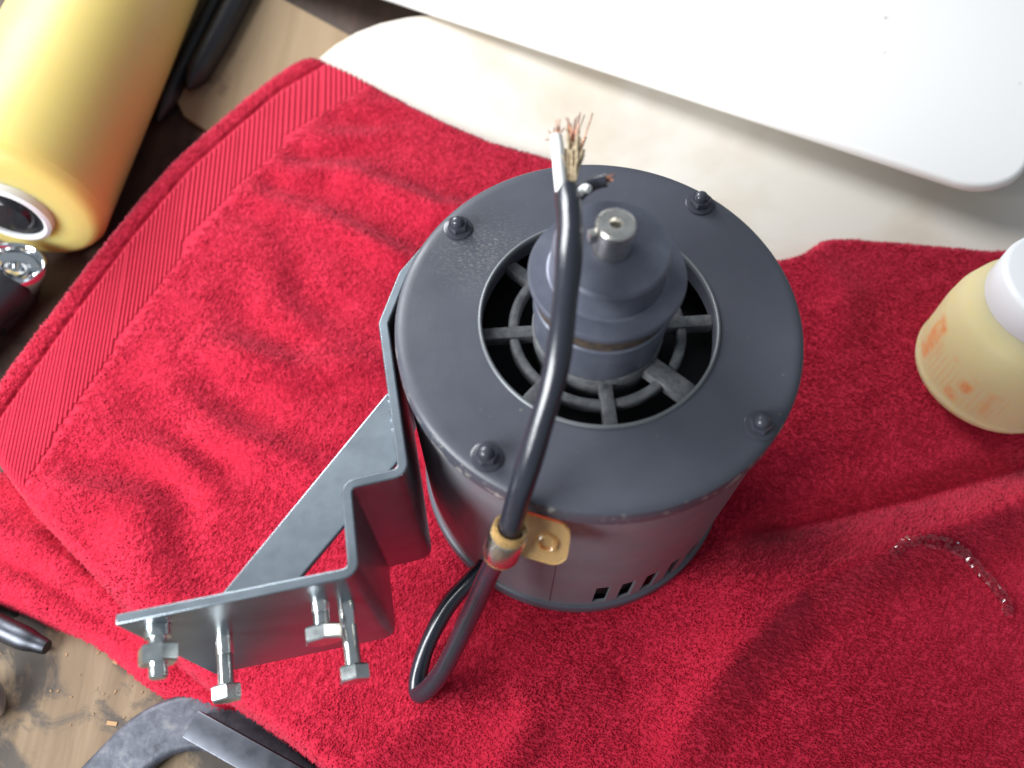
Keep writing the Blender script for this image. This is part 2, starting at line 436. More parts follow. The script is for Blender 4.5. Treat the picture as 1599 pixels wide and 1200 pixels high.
def ridge(x, y, pts, wd, ht):
    d, par = pdist(x, y, pts)
    return ht*np.exp(-(d/wd)**2)*np.sin(np.clip(par, 0.02, 0.98)*PI)**0.6
def towel_h(x, y, d):
    """surface height of the top layer; d = distance inside the outline."""
    e = np.clip(d/0.009, 0, 1)
    h = -0.030*(1-np.sqrt(np.clip(1-(1-e)**2, 0, 1)))
    rr = np.hypot(x, y)
    free = sst(rr, 0.072, 0.115)
    f = np.zeros_like(x)
    dh, _ = pdist(x, y, HEM)          # positive to the inside
    dh = np.abs(dh)
    f += 0.0011*snoise(x, y, 38, 3, 2)*free
    # wavy puckers beside the woven border
    wv = sst(dh, 0.05, 0.075)*(1-sst(dh, 0.11, 0.21))
    f += 0.0026*wv*free*np.sin((y*0.86+x*0.52)*150+1.5*np.sin(x*30)+snoise(x, y, 30, 9, 2)*2.4)*np.clip(0.55+0.75*snoise(x, y, 24, 14, 2), 0, 1.4)
    for pts, wd, ht in (([(-0.15, 0.20), (-0.08, 0.165), (-0.03, 0.16)], 0.010, 0.009),
                        ([(-0.16, 0.165), (-0.10, 0.13), (-0.07, 0.12)], 0.009, 0.008),
                        ([(-0.22, 0.07), (-0.15, 0.055), (-0.10, 0.06)], 0.012, 0.007),
                        ([(-0.21, 0.02), (-0.16, 0.005), (-0.12, -0.01)], 0.011, 0.006),
                        ([(-0.27, 0.0), (-0.225, -0.045), (-0.16, -0.10)], 0.016, 0.004),
                        ([(-0.045, -0.16), (-0.02, -0.12), (0.02, -0.10)], 0.010, 0.005),
                        ([(-0.10, -0.145), (-0.065, -0.12), (-0.03, -0.115)], 0.009, 0.004)):
        f += ridge(x, y, pts, wd, ht)*free
    # hem roll and stitched groove
    f += 0.0009*np.exp(-((dh-0.010)/0.006)**2) - 0.0016*np.exp(-((dh-0.0178)/0.0013)**2)
    f -= 0.0008*sst(dh, 0.0175, 0.020)*(1-sst(dh, 0.052, 0.058))
    # deep crease and bulge on the right
    d1, p1 = pdist(x, y, CREASE); d2, p2 = pdist(x, y, RIDGE)
    win = sst(x, 0.055, 0.115)
    f += -0.011*np.exp(-(d1/0.0075)**2)*win*free
    f += -0.004*np.exp(-((d1+0.014)/0.022)**2)*win*free
    win2 = sst(x, 0.02, 0.09)
    up = sst(d1, 0.0, 0.030)*(1-sst(d2, -0.004, 0.026))
    f += 0.012*up*win2
    f += 0.0035*np.exp(-(d2/0.006)**2)*win2
    f += 0.003*ridge(x, y, [(0.14, 0.145), (0.16, 0.11), (0.15, 0.07)], 0.012, 1.0)
    return h + f*np.clip(d/0.012, 0, 1)
def low_h(x, y, d):
    e = np.clip(d/0.014, 0, 1)
    h = -0.032+0.013*np.sqrt(np.clip(1-(1-e)**2, 0, 1))
    f = 0.0015*snoise(x, y, 55, 21, 3)
    f += ridge(x, y, [(-0.38, 0.00), (-0.28, -0.040), (-0.20, -0.085)], 0.008, 0.005)
    f -= ridge(x, y, [(-0.38, -0.02), (-0.28, -0.053), (-0.21, -0.092)], 0.005, 0.004)
    return h + f*np.clip(d/0.01, 0, 1)

def sheet(name, outline, hfun, m, parent, step):
    P = np.array(outline); x0, y0 = P.min(0)-2*step; x1, y1 = P.max(0)+2*step
    nx_ = int((x1-x0)/step)+1; ny_ = int((y1-y0)/step)+1
    X, Y = np.meshgrid(x0+step*np.arange(nx_), y0+step*np.arange(ny_))
    d, cx, cy = sdf(X, Y, outline)
    ins = d > 0
    cell = ins[:-1, :-1] | ins[1:, :-1] | ins[:-1, 1:] | ins[1:, 1:]
    # vertices just outside slide onto the outline
    Xs = np.where(ins, X, cx); Ys = np.where(ins, Y, cy); D = np.maximum(d, 0)
    Z = hfun(Xs, Ys, D)
    used = np.zeros(X.shape, bool)
    used[:-1, :-1] |= cell; used[1:, :-1] |= cell; used[:-1, 1:] |= cell; used[1:, 1:] |= cell
    idx = np.full(X.shape, -1); idx[used] = np.arange(used.sum())
    co = np.stack([Xs[used], Ys[used], Z[used]], 1)
    j, i = np.nonzero(cell)
    quads = np.stack([idx[j, i], idx[j, i+1], idx[j+1, i+1], idx[j+1, i]], 1)
    me = bpy.data.meshes.new(name)
    me.vertices.add(len(co)); me.vertices.foreach_set('co', co.astype(np.float32).ravel())
    me.loops.add(quads.size); me.loops.foreach_set('vertex_index', quads.astype(np.int32).ravel())
    me.polygons.add(len(quads)); me.polygons.foreach_set('loop_start', np.arange(0, quads.size, 4, dtype=np.int32))
    me.update(calc_edges=True)
    o = link(name, me, m, parent)
    return o, (x0, y0, step, d, hfun)

def pile(name, field, hfun, parent, count, keep, ht=0.0019, wd=0.0006, box_=None):
    x0, y0, step, d, _ = field
    ny_, nx_ = d.shape
    bx = box_ or (x0, x0+nx_*step, y0, y0+ny_*step)
    n0 = count
    x = RNG.uniform(bx[0], bx[1], n0); y = RNG.uniform(bx[2], bx[3], n0)
    def samp(x, y):
        gi = np.clip((x-x0)/step, 0, nx_-1.001); gj = np.clip((y-y0)/step, 0, ny_-1.001)
        i = gi.astype(int); j = gj.astype(int); a = gi-i; b = gj-j
        return d[j, i]*(1-a)*(1-b)+d[j, i+1]*a*(1-b)+d[j+1, i]*(1-a)*b+d[j+1, i+1]*a*b
    dd = samp(x, y)
    ok = (dd > 0.0004) & keep(x, y)
    x, y, dd = x[ok], y[ok], dd[ok]
    z = hfun(x, y, dd)
    e = 0.0008
    gx = (hfun(x+e, y, np.maximum(samp(x+e, y), 0))-z)/e; gy = (hfun(x, y+e, np.maximum(samp(x, y+e), 0))-z)/e
    gl = np.hypot(gx, gy); lim = np.minimum(1, 3/np.maximum(gl, 1e-6)); gx *= lim; gy *= lim
    nrm = np.stack([-gx, -gy, np.ones_like(gx)], 1); nrm /= np.linalg.norm(nrm, axis=1)[:, None]
    n = len(x)
    ang = -0.9+0.9*snoise(x, y, 110, 5, 2)+RNG.normal(0, 0.9, n)
    tilt = np.clip(0.55+0.14*snoise(x, y, 330, 6, 2)+RNG.normal(0, 0.2, n), 0.05, 1.2)
    lean = np.stack([np.cos(ang)*tilt, np.sin(ang)*tilt, np.zeros(n)], 1)
    dirv = nrm+lean; dirv /= np.linalg.norm(dirv, axis=1)[:, None]
    h = ht*RNG.uniform(0.6, 1.25, n)*(1+0.13*snoise(x, y, 260, 8, 2)); h = np.clip(h, 0.0006, ht*1.7)
    h *= np.clip(0.6+dd/0.02, 0.6, 1.0)
    base = np.stack([x, y, z-0.0004], 1)
    s = np.cross(dirv, np.stack([np.cos(ang+1.3), np.sin(ang+1.3), np.zeros(n)+0.2], 1)); s /= np.linalg.norm(s, axis=1)[:, None]
    q = np.cross(dirv, s)
    wv = wd*RNG.uniform(0.7, 1.3, n)
    V = np.empty((n, 4, 3), np.float32)
    for k in range(3):
        a = 2*PI*k/3
        V[:, k] = base+(s*math.cos(a)+q*math.sin(a))*wv[:, None]
    V[:, 3] = base+dirv*h[:, None]
    F = (np.arange(n)[:, None, None]*4+np.array([[0, 1, 3], [1, 2, 3], [2, 0, 3]])[None]).astype(np.int32)
    me = bpy.data.meshes.new(name)
    me.vertices.add(n*4); me.vertices.foreach_set('co', V.ravel())
    me.loops.add(n*9); me.loops.foreach_set('vertex_index', F.ravel())
    me.polygons.add(n*3); me.polygons.foreach_set('loop_start', np.arange(0, n*9, 3, dtype=np.int32))
    at = me.attributes.new('yarn', 'FLOAT', 'POINT')
    at.data.foreach_set('value', np.repeat(np.clip(RNG.normal(0.5, 0.22, n), 0, 1), 4).astype(np.float32))
    me.update(calc_edges=True)
    me.materials.append(M_pile); me.polygons.foreach_set('use_smooth', np.ones(n*3, bool))
    side = V-(base+dirv*(0.3*h)[:, None])[:, None, :]; side /= np.maximum(np.linalg.norm(side, axis=2), 1e-9)[:, :, None]
    vn = nrm[:, None, :]*1.0+side*0.38; vn /= np.linalg.norm(vn, axis=2)[:, :, None]
    me.normals_split_custom_set_from_vertices(vn.reshape(-1, 3).astype(np.float32))
    o = link(name, me, None, parent, smooth=False); o['kind'] = 'stuff'
    return o

towel = thing('bath_towel', 'folded red terry bath towel spread under the motor', 'towel', (0, 0, 0))
top_l, fld = sheet('top_layer', OUT_TOP, towel_h, M_towel, towel, 0.0010)
low_l, fld2 = sheet('lower_fold', OUT_LOW, low_h, M_towel, towel, 0.0012)
def keep_top(x, y):
    dh = np.abs(pdist(x, y, HEM)[0])
    inband = (dh > 0.0165) & (dh < 0.054+0.002*np.sin(y*900))
    return ~inband & (np.hypot(x, y) > 0.068)
pile('terry_pile', fld, towel_h, towel, 420000, keep_top, box_=(-0.33, 0.29, -0.18, 0.31))
def keep_low(x, y): return np.ones(x.shape, bool)
pile('terry_pile', fld2, low_h, towel, 45000, keep_low, ht=0.0018, box_=(-0.36, -0.12, -0.13, 0.02))
# woven ribs of the border: raised cords running across the band
rib_bm = bmesh.new()
hx = [np.array(q) for q in HEM]
segs = []
for i in range(len(hx)-1):
    L_ = np.linalg.norm(hx[i+1]-hx[i]); segs.append(L_)
tot = sum(segs)
rib_dir = np.array([0.10, -0.995])
s_ = 0.0
ribs = []
while s_ < tot+0.1:
    # start point on the hem line
    r_ = min(s_, tot-1e-6); i = 0
    while r_ > segs[i]: r_ -= segs[i]; i += 1
    tdir = (hx[i+1]-hx[i])/segs[i]
    nd = np.array([-tdir[1], tdir[0]])
    p0 = hx[i]+tdir*r_ + (tdir*(s_-tot) if s_ > tot else 0)
    ribs.append((p0, tdir, nd)); s_ += 0.0046
lines = []
for p0, tdir, nd in ribs:
    q0 = p0+nd*0.0195
    k = 0.034/max(abs(rib_dir@nd), 0.25)
    pts = np.stack([q0+rib_dir*k*u for u in np.linspace(0, 1, 26)])
    lines.append(pts)
allp = np.concatenate(lines)
dd_, _, _ = sdf(allp[:, 0], allp[:, 1], OUT_TOP)
zz = towel_h(allp[:, 0], allp[:, 1], np.maximum(dd_, 0))
dhm = np.abs(pdist(allp[:, 0], allp[:, 1], HEM)[0])
okp = (dd_ > 0.003) & (dhm > 0.0185) & (dhm < 0.056)
off = 0
for pts in lines:
    n_ = len(pts); run = []
    for k in range(n_):
        if okp[off+k]: run.append((pts[k][0], pts[k][1], zz[off+k]+0.0001))
    off += n_
    if len(run) > 3: tube(run, 0.00095, 6, rib_bm, caps=False)
o = obj('woven_border', rib_bm, M_towel, towel, sharp=0); o['kind'] = 'stuff'

# ------------------------------------------------------------------ motor
motor = thing('electric_motor', 'black electric motor standing upright on the red towel', 'motor', (0, 0, 0.0))
ZT = 0.1474
bell = obj('end_bell', lathe([(0.0432, 0.1385), (0.0432, 0.1472), (0.0436, 0.1474), (0.0450, 0.1474), (0.0465, 0.1474), (0.060, 0.1474),
                              (0.0700, 0.1474), (0.0715, 0.14735), (0.0728, 0.1471), (0.0738, 0.1467), (0.0746, 0.1460), (0.0750, 0.1446), (0.0751, 0.138), (0.0750, 0.1368), (0.0744, 0.1360), (0.0736, 0.1358)], 160), M_paint, motor, sharp=30)
obj('vent_rim', lathe([(0.0429, 0.1460), (0.0429, 0.1478), (0.0432, 0.1483), (0.0438, 0.1484), (0.0443, 0.1480), (0.0445, 0.1470)], 160), M_rim, bell, sharp=0)
SLOT_A = [-82.7, -73.7, -64.5, -55.0, -45.5, -36]
def slot_skip(i, k):
    if i not in (3, 4): return False
    a = (k+0.5)*360/360; a = a-360 if a > 180 else a
    return any(abs(a-s) < 2.3 for s in SLOT_A)
shell = obj('shell', lathe([(0.0737, 0.137), (0.0737, 0.10), (0.0737, 0.06), (0.0737, 0.043), (0.0737, 0.030), (0.0737, 0.0160), (0.0737, 0.011)], 360, skip=slot_skip), M_shell, motor, sharp=50)
sd = shell.modifiers.new('solid', 'SOLIDIFY'); sd.thickness = 0.0014; sd.offset = -1
es = shell.modifiers.new('split', 'EDGE_SPLIT'); es.split_angle = math.radians(30)
obj('bottom_bell', lathe([(0.0736, 0.0125), (0.0750, 0.0120), (0.0755, 0.011), (0.0755, 0.004), (0.0745, 0.0015), (0.071, 0.0008), (0, 0.0008)], 160), M_paint, motor, sharp=50)
bm = bmesh.new()
a_ = math.radians(-100.5)
box(bm, (0.07365*math.cos(a_), 0.07365*math.sin(a_), 0.075), (0.0010, 0.0007, 0.121), Matrix.Rotation(a_, 3, 'Z'), 0.0002)
obj('seam', bm, M_shell, motor)
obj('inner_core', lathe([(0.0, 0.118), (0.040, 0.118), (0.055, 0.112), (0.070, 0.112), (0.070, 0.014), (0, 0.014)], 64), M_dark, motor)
obj('bearing_hub', lathe([(0.0, 0.120), (0.0235, 0.120), (0.0245, 0.134), (0.0245, 0.1425), (0.0238, 0.1435), (0, 0.1435)], 72), M_grille, motor)
for k in range(8):
    a = math.radians(5+45*k); wd = 0.0078 if k == 7 else 0.0050
    bm = bmesh.new(); rc = 0.0335
    box(bm, (rc*math.cos(a), rc*math.sin(a), 0.1390), (0.0195, wd, 0.0055), Matrix.Rotation(a, 3, 'Z'), 0.0009)
    obj('spoke', bm, M_grille, motor)
obj('grille_ring', lathe([(0.0296, 0.1365), (0.0331, 0.1365), (0.0334, 0.1372), (0.0333, 0.1404), (0.0326, 0.1411), (0.0303, 0.1411), (0.0295, 0.1404), (0.0293, 0.1372)], 120, closed=True), M_grille, motor, sharp=60)
pul = obj('pulley', lathe([(0.0, 0.1430), (0.0222, 0.1430), (0.0236, 0.1440), (0.0238, 0.1455), (0.0238, 0.1560), (0.0245, 0.1566), (0.0245, 0.1640), (0.0238, 0.1648), (0.0228, 0.1652), (0.0228, 0.1742), (0.0262, 0.1746), (0.0267, 0.1750), (0.0267, 0.1768), (0.0262, 0.1778), (0.0205, 0.1782), (0.0198, 0.1786),
                           (0.01945, 0.1800), (0.0194, 0.1895), (0.0187, 0.1908), (0.0176, 0.1911), (0.0064, 0.1911)], 120), M_pulley, motor, sharp=18)
obj('belt_groove', lathe([(0.0229, 0.1653), (0.0243, 0.1658), (0.0240, 0.1680), (0.0245, 0.1700), (0.0242, 0.1725), (0.0247, 0.1738), (0.0229, 0.1741)], 96), M_rust, pul)
sh = obj('shaft', lathe([(0.0, 0.1985), (0.0013, 0.1985), (0.0016, 0.2022), (0.0020, 0.2030), (0.0056, 0.2030), (0.0063, 0.2023), (0.0063, 0.186)], 64), M_shaft, motor, sharp=40)
bm = bmesh.new(); a_ = math.radians(197)
box(bm, (0.0067*math.cos(a_), 0.0067*math.sin(a_), 0.1990), (0.0040, 0.0030, 0.0045), Matrix.Rotation(a_, 3, 'Z'), 0.0006)
obj('key', bm, M_shaft, sh)
for ang, r in ((143.0, 0.0668), (52.3, 0.068), (-38.4, 0.0685), (-125.6, 0.068)):
    a = math.radians(ang); p_ = (r*math.cos(a), r*math.sin(a))
    s = obj('through_bolt', lathe([(0.0, 0.1536), (0.0014, 0.1534), (0.0022, 0.1527), (0.0025, 0.1518), (0.0025, 0.147)], 20, origin=(*p_, 0)), M_screw, motor)
    obj('nut', orient(hexnut(0.0041, 0.1480, 0.1508), (*p_, 0), (0, 0, 1), random.uniform(0, 1)), M_screw, s, sharp=25)
    obj('washer', lathe([(0.0, 0.1483), (0.0050, 0.1483), (0.0056, 0.1480), (0.0056, 0.1472)], 32, origin=(*p_, 0)), M_screw, s)

# power cord
CP = [(-0.040, -0.058, 0.030), (-0.0485, -0.0660, 0.029), (-0.0596, -0.0768, 0.022), (-0.0687, -0.0926, 0.014), (-0.0729, -0.1073, 0.009), (-0.0712, -0.1140, 0.0105),
      (-0.0604, -0.1074, 0.030), (-0.0469, -0.0912, 0.070), (-0.0387, -0.0830, 0.105), (-0.0329, -0.0800, 0.133), (-0.0284, -0.0715, 0.157), (-0.0233, -0.0592, 0.175), (-0.0184, -0.0450, 0.190),
      (-0.0160, -0.0282, 0.199), (-0.0146, -0.0125, 0.203), (-0.0142, 0.002, 0.203), (-0.0148, 0.0140, 0.2015)]
cp = catmull(CP, 10)
rr_ = [0.0040+0.00012*math.sin(i*0.37)+0.0001*math.sin(i*0.13+1) for i in range(len(cp))]
for i in range(6): rr_[-1-i] *= 0.93+0.011*i
cord = obj('power_cord', tube(cp, rr_, 24, sec=lambda a: 1+0.03*math.cos(3*a)), M_cable, motor, sharp=60)
E_ = Vector(CP[-1]); dirc = (Vector(CP[-1])-Vector(CP[-2])).normalized()
def wire(name, pts, r, m, parent=None, seg=10): return obj(name, tube(catmull(pts, 6), r, seg), m, parent or cord, sharp=60)
wire('white_conductor', [(-0.0165, 0.012, 0.2025), (-0.0172, 0.020, 0.2035), (-0.0176, 0.0275, 0.2045), (-0.0182, 0.0330, 0.2050)], 0.00205, M_white_ins, seg=16)
def strands(name, base, d0, n, length, spread, parent, m=M_copper, r=0.00019):
    bm = bmesh.new()
    d0 = Vector(d0).normalized()
    for k in range(n):
        o0 = Vector(base)+Vector((random.uniform(-1, 1), random.uniform(-1, 1), random.uniform(-1, 1)))*0.0009
        dv = (d0+Vector((random.gauss(0, spread), random.gauss(0, spread), random.gauss(0, spread)))).normalized()
        l = length*random.uniform(0.55, 1.1); b = Vector((random.gauss(0, 1), random.gauss(0, 1), random.gauss(0, 1)))*l*0.12
        tube([o0, o0+dv*l*0.5+b*0.4, o0+dv*l+b], r, 5, bm)
    o = obj(name, bm, m, parent, sharp=0); o['kind'] = 'stuff'; return o
strands('copper_strands', (-0.0182, 0.0325, 0.205), (-0.10, 1, 0.15), 16, 0.0065, 0.30, cord)
strands('paper_filler', (-0.0135, 0.0135, 0.2025), (0.06, 1, 0.06), 60, 0.019, 0.035, cord, M_jute, 0.00042)
strands('copper_strands', (-0.0125, 0.031, 0.2035), (0.0, 1, 0.05), 12, 0.013, 0.07, cord)
wire('loose_strand', [(-0.0112, 0.026, 0.2032), (-0.0088, 0.034, 0.2045), (-0.0068, 0.041, 0.2045), (-0.0060, 0.0445, 0.204)], 0.00022, M_copper, seg=6)
bc = wire('black_conductor', [(-0.0128, 0.0105, 0.2010), (-0.0095, 0.0145, 0.2013), (-0.0060, 0.0168, 0.2018), (-0.0022, 0.0172, 0.2030)], 0.0023, M_cable, seg=16)
strands('copper_strands', (-0.0024, 0.0172, 0.2032), (1, 0.0, 0.55), 14, 0.0022, 0.35, bc)
wire('white_filler', [(-0.0118, 0.0110, 0.2030), (-0.0094, 0.0128, 0.2040), (-0.0082, 0.0118, 0.2046)], 0.0013, M_white_ins, seg=12)

# cord clip
cc = Vector((-0.0329, -0.0800, 0.133)); cd = (Vector(CP[10])-Vector(CP[8])).normalized()
clip = obj('cord_clip', lathe([(0.0049, -0.0098), (0.0057, -0.0098), (0.0060, -0.0092), (0.0060, 0.0092), (0.0057, 0.0098), (0.0049, 0.0098)], 40, closed=True, axis=cd, origin=cc), M_amber, motor, sharp=40)
obj('clip_band', lathe([(0.0046, -0.0068), (0.0049, -0.0070), (0.0063, -0.0069), (0.0066, -0.0061), (0.0064, 0.0), (0.0066, 0.0061), (0.0063, 0.0069), (0.0046, 0.0068)], 40, axis=cd, origin=cc-cd*0.001), M_band, clip, sharp=40)
bm = bmesh.new()
pts = rrect(0, 0.018, -0.0078, 0.0078, (0.0050, 0.001, 0.001, 0.0050), (0, 0), (1, 0), (0, 1))
prism(bm, pts, 0, 0.0012)
hz = bmesh.new(); lathe([(0.0021, 0.0010), (0.0021, 0.0022), (0.0026, 0.0025), (0.0034, 0.0022), (0.0037, 0.0010)], 28, origin=(0.0108, 0, 0), bm=hz)
me_ = bpy.data.meshes.new('tmp'); hz.to_mesh(me_); hz.free(); bm.from_mesh(me_)
for v in bm.verts:
    s_, t_, u_ = v.co.x, v.co.y, v.co.z
    th = math.radians(-111.5)+s_/0.0765
    rad_ = 0.0810+u_-0.72*t_
    v.co = Vector((rad_*math.cos(th), rad_*math.sin(th), 0.1318+t_*0.75+u_*0.6))
obj('clip_tab', bm, M_amber, clip, sharp=40)

# ------------------------------------------------------------------ bracket
br = thing('steel_bracket', 'zinc plated bent steel bracket clamped against the left side of the motor', 'bracket', (0, 0, 0))
def fillet(P, r, n=6):
    out = [Vector(P[0])]
    for i in range(1, len(P)-1):
        a, b, c = Vector(P[i-1]), Vector(P[i]), Vector(P[i+1])
        u, v = (a-b).normalized(), (c-b).normalized()
        ang = u.angle(v); tl = min(r/math.tan(ang/2), 0.45*min((a-b).length, (c-b).length))
        s, e = b+u*tl, b+v*tl
        for k in range(n+1):
            t_ = k/n; out.append((1-t_)**2*s+2*t_*(1-t_)*b+t_*t_*e)
    out.append(Vector(P[-1])); return out
def strip(P, th, z0, z1):
    n = len(P); L_, R_ = [], []
    for i in range(n):
        t0 = (P[i]-P[max(i-1, 0)]); t1 = (P[min(i+1, n-1)]-P[i])
        t_ = (t0.normalized() if t0.length > 0 else t1.normalized())+(t1.normalized() if t1.length > 0 else t0.normalized())
        t_.normalize(); nn = Vector((-t_.y, t_.x))
        ref = (t1 if t1.length > 0 else t0).normalized()
        s = th/2/max(0.5, t_.dot(ref))
        L_.append(P[i]+nn*s); R_.append(P[i]-nn*s)
    bm = bmesh.new()
    rows = [[bm.verts.new((q.x, q.y, z)) for q in side] for z in (z0, z1) for side in (L_, R_)]
    l0, r0, l1, r1 = rows
    for i in range(n-1):
        bm.faces.new((l0[i], l0[i+1], l1[i+1], l1[i])); bm.faces.new((r0[i+1], r0[i], r1[i], r1[i+1]))
        bm.faces.new((l1[i], l1[i+1], r1[i+1], r1[i])); bm.faces.new((l0[i+1], l0[i], r0[i], r0[i+1]))
    for i in (0, n-1): bm.faces.new((l0[i], l1[i], r1[i], r0[i]))
    return bm
BZ0, BZ1 = 0.032, 0.135
PA = Vector((-0.1578, -0.1082)); PB = Vector((-0.0829, -0.0915)); pd = (PB-PA).normalized(); pn = Vector((pd.y, -pd.x))
path = [PA, PB, (-0.0886, -0.0611), (-0.0690, -0.0560), (-0.0812, 0.0045), (-0.0752, 0.0275), (-0.0605, 0.0505), (-0.045, 0.0655)]
o = bevel(obj('bent_strap', strip(fillet(path, 0.0042), 0.0036, BZ0, BZ1), M_zinc, br, sharp=40), 0.0005, 2)
bm = bmesh.new()
prism(bm, [(-0.1335, -0.0995), (-0.1080, -0.0945), (-0.0716, -0.0420), (-0.0775, -0.0120), (-0.0800, -0.0170)], 0.1150, 0.1182)
bevel(obj('diagonal_brace', bm, M_zinc, br, smooth=False), 0.0005, 2)
bm = bmesh.new()
wp = [(-0.0752, -0.0340, 0.1188), (-0.0765, -0.0280, 0.1192), (-0.0778, -0.0220, 0.1189), (-0.0788, -0.0175, 0.1186)]
tube(catmull(wp, 5), [0.0012+0.0005*math.sin(i*1.9) for i in range(16)], 10, bm)
obj('weld_bead', bm, M_zinc, br)
for along, z, L_, kind in ((0.0095, 0.1245, 0.0105, 'nut'), (0.0225, 0.0950, 0.0190, 'head'), (0.0612, 0.1140, 0.0100, 'head_big'), (0.0690, 0.1060, 0.0235, 'head')):
    b0 = PA+pd*along+pn*0.0018
    org = (b0.x, b0.y, z); axn = (pn.x, pn.y, 0)
    rs = 0.0030
    prof = [(rs, -0.0005), (rs, L_*0.35)]
    zz_ = L_*0.35
    while zz_ < L_:
        prof += [(rs*0.86, zz_+0.0003), (rs, zz_+0.0007)]; zz_ += 0.0008
    s = obj('bolt', lathe(prof, 20, axis=axn, origin=org), M_bolt, br, sharp=0)
    if kind == 'nut':
        obj('nut', orient(hexnut(0.0064, L_-0.004, L_+0.0020), org, axn, 0.2), M_bolt, s, sharp=20)
        obj('bolt_end', lathe([(rs, L_+0.0015), (rs, L_+0.0060), (rs-0.0006, L_+0.0066), (0, L_+0.0066)], 20, axis=axn, origin=org), M_bolt, s)
        obj('collar', lathe([(0.0026, 0.0002), (0.0042, 0.0002), (0.0042, 0.004), (0.0030, 0.004)], 24, axis=axn, origin=org), M_bolt, s)
    else:
        R_ = 0.0068 if kind == 'head_big' else 0.0056
        obj('bolt_head', orient(hexnut(R_, L_-0.001, L_+0.0042), org, axn, 0.5), M_bolt, s, sharp=20)

# ------------------------------------------------------------------ yellow cylinder, upper left
yc = thing('plastic_canister', 'large pale yellow translucent plastic canister lying at the upper left', 'canister', (-0.327, 0.150, TABLE_Z))
yd = Vector((0.09, 1, 0)).normalized(); R_ = 0.050
O_ = Vector((0, 0, R_+0.0005))
obj('canister_body', lathe([(0.0, 0.0), (0.034, 0.0), (0.0425, 0.0008), (0.0462, 0.0030), (0.0485, 0.0065), (0.0492, 0.0085), (0.0495, 0.0090), (0.0500, 0.0100), (0.0500, 0.14), (0.0500, 0.30), (0.046, 0.306), (0, 0.306)], 96, axis=yd, origin=O_), M_yellow, yc, sharp=50)
rg = obj('white_ring', lathe([(0.0190, -0.0005), (0.0195, -0.0050), (0.0215, -0.0058), (0.0235, -0.0045), (0.0240, 0.0002)], 64, axis=yd, origin=O_), M_whitepl, yc, sharp=50)
obj('black_cap', lathe([(0.0, -0.0060), (0.0120, -0.0062), (0.0130, -0.0050), (0.0140, -0.0030), (0.0178, -0.0026), (0.0194, -0.0034)], 64, axis=yd, origin=O_), M_blackpl, yc, sharp=50)

# dark tool with chrome ring end
tl = thing('chrome_ringed_tool', 'dark cylindrical tool with a shiny chrome ring end at the left edge', 'tool', (-0.350, 0.085, TABLE_Z))
ta = Vector((0.62, 0.55, 0.62)).normalized(); TO = Vector((0.0, 0.0, 0.021))
obj('tool_body', lathe([(0.0, -0.10), (0.013, -0.10), (0.0145, -0.09), (0.0145, 0.018), (0.018, 0.030), (0.018, 0.036)], 48, axis=Vector((0.35, 0.75, 0.05)), origin=TO), M_blackmetal, tl, sharp=40)
ta2 = Vector((0.40, 0.20, 0.9)).normalized()
RO = Vector((0.020, 0.040, 0.026))
obj('chrome_ring', lathe([(0.0125, 0.0), (0.0135, 0.005), (0.0150, 0.0065), (0.0168, 0.005), (0.0172, 0.002), (0.0165, -0.003), (0.0150, -0.010)], 64, axis=ta2, origin=RO), M_chrome, tl, sharp=60)
obj('reflector', lathe([(0.0, -0.004), (0.0035, -0.0035), (0.004, 0.0015), (0.006, 0.001), (0.0065, -0.004), (0.0125, 0.0008)], 48, axis=ta2, origin=RO), M_chrome, tl, sharp=40)
bm = bmesh.new(); tube([(0.018, 0.039, 0.020), (0.014, 0.034, 0.012), (0.004, 0.012, 0.014)], [0.0145, 0.014, 0.0145], 24, bm)
obj('tool_neck', bm, M_blackmetal, tl)

# black handles lying between canister and cardboard
def handle(pts, r, label):
    p = catmull(pts, 8); n = len(p)
    o = obj('tool_handle', tube(p, [r*(0.75+0.35*math.sin(PI*(0.12+0.8*i/n)))*min(1, math.sqrt((n-1-i+0.15)/3.0)) for i in range(n)], 16, sec=lambda a: 1+0.12*math.cos(2*a)), M_blackmetal, None)
    tag(o, label, 'tool handle'); return o
handle([(-0.232, 0.420, TABLE_Z+0.013), (-0.243, 0.375, TABLE_Z+0.013), (-0.252, 0.330, TABLE_Z+0.013), (-0.262, 0.288, TABLE_Z+0.013)], 0.0085, 'thick black tool handle resting on the tan cardboard')
handle([(-0.253, 0.430, TABLE_Z+0.009), (-0.262, 0.370, TABLE_Z+0.009), (-0.272, 0.310, TABLE_Z+0.008), (-0.280, 0.262, TABLE_Z+0.0075)], 0.0062, 'thin black tool handle nearest the yellow canister')

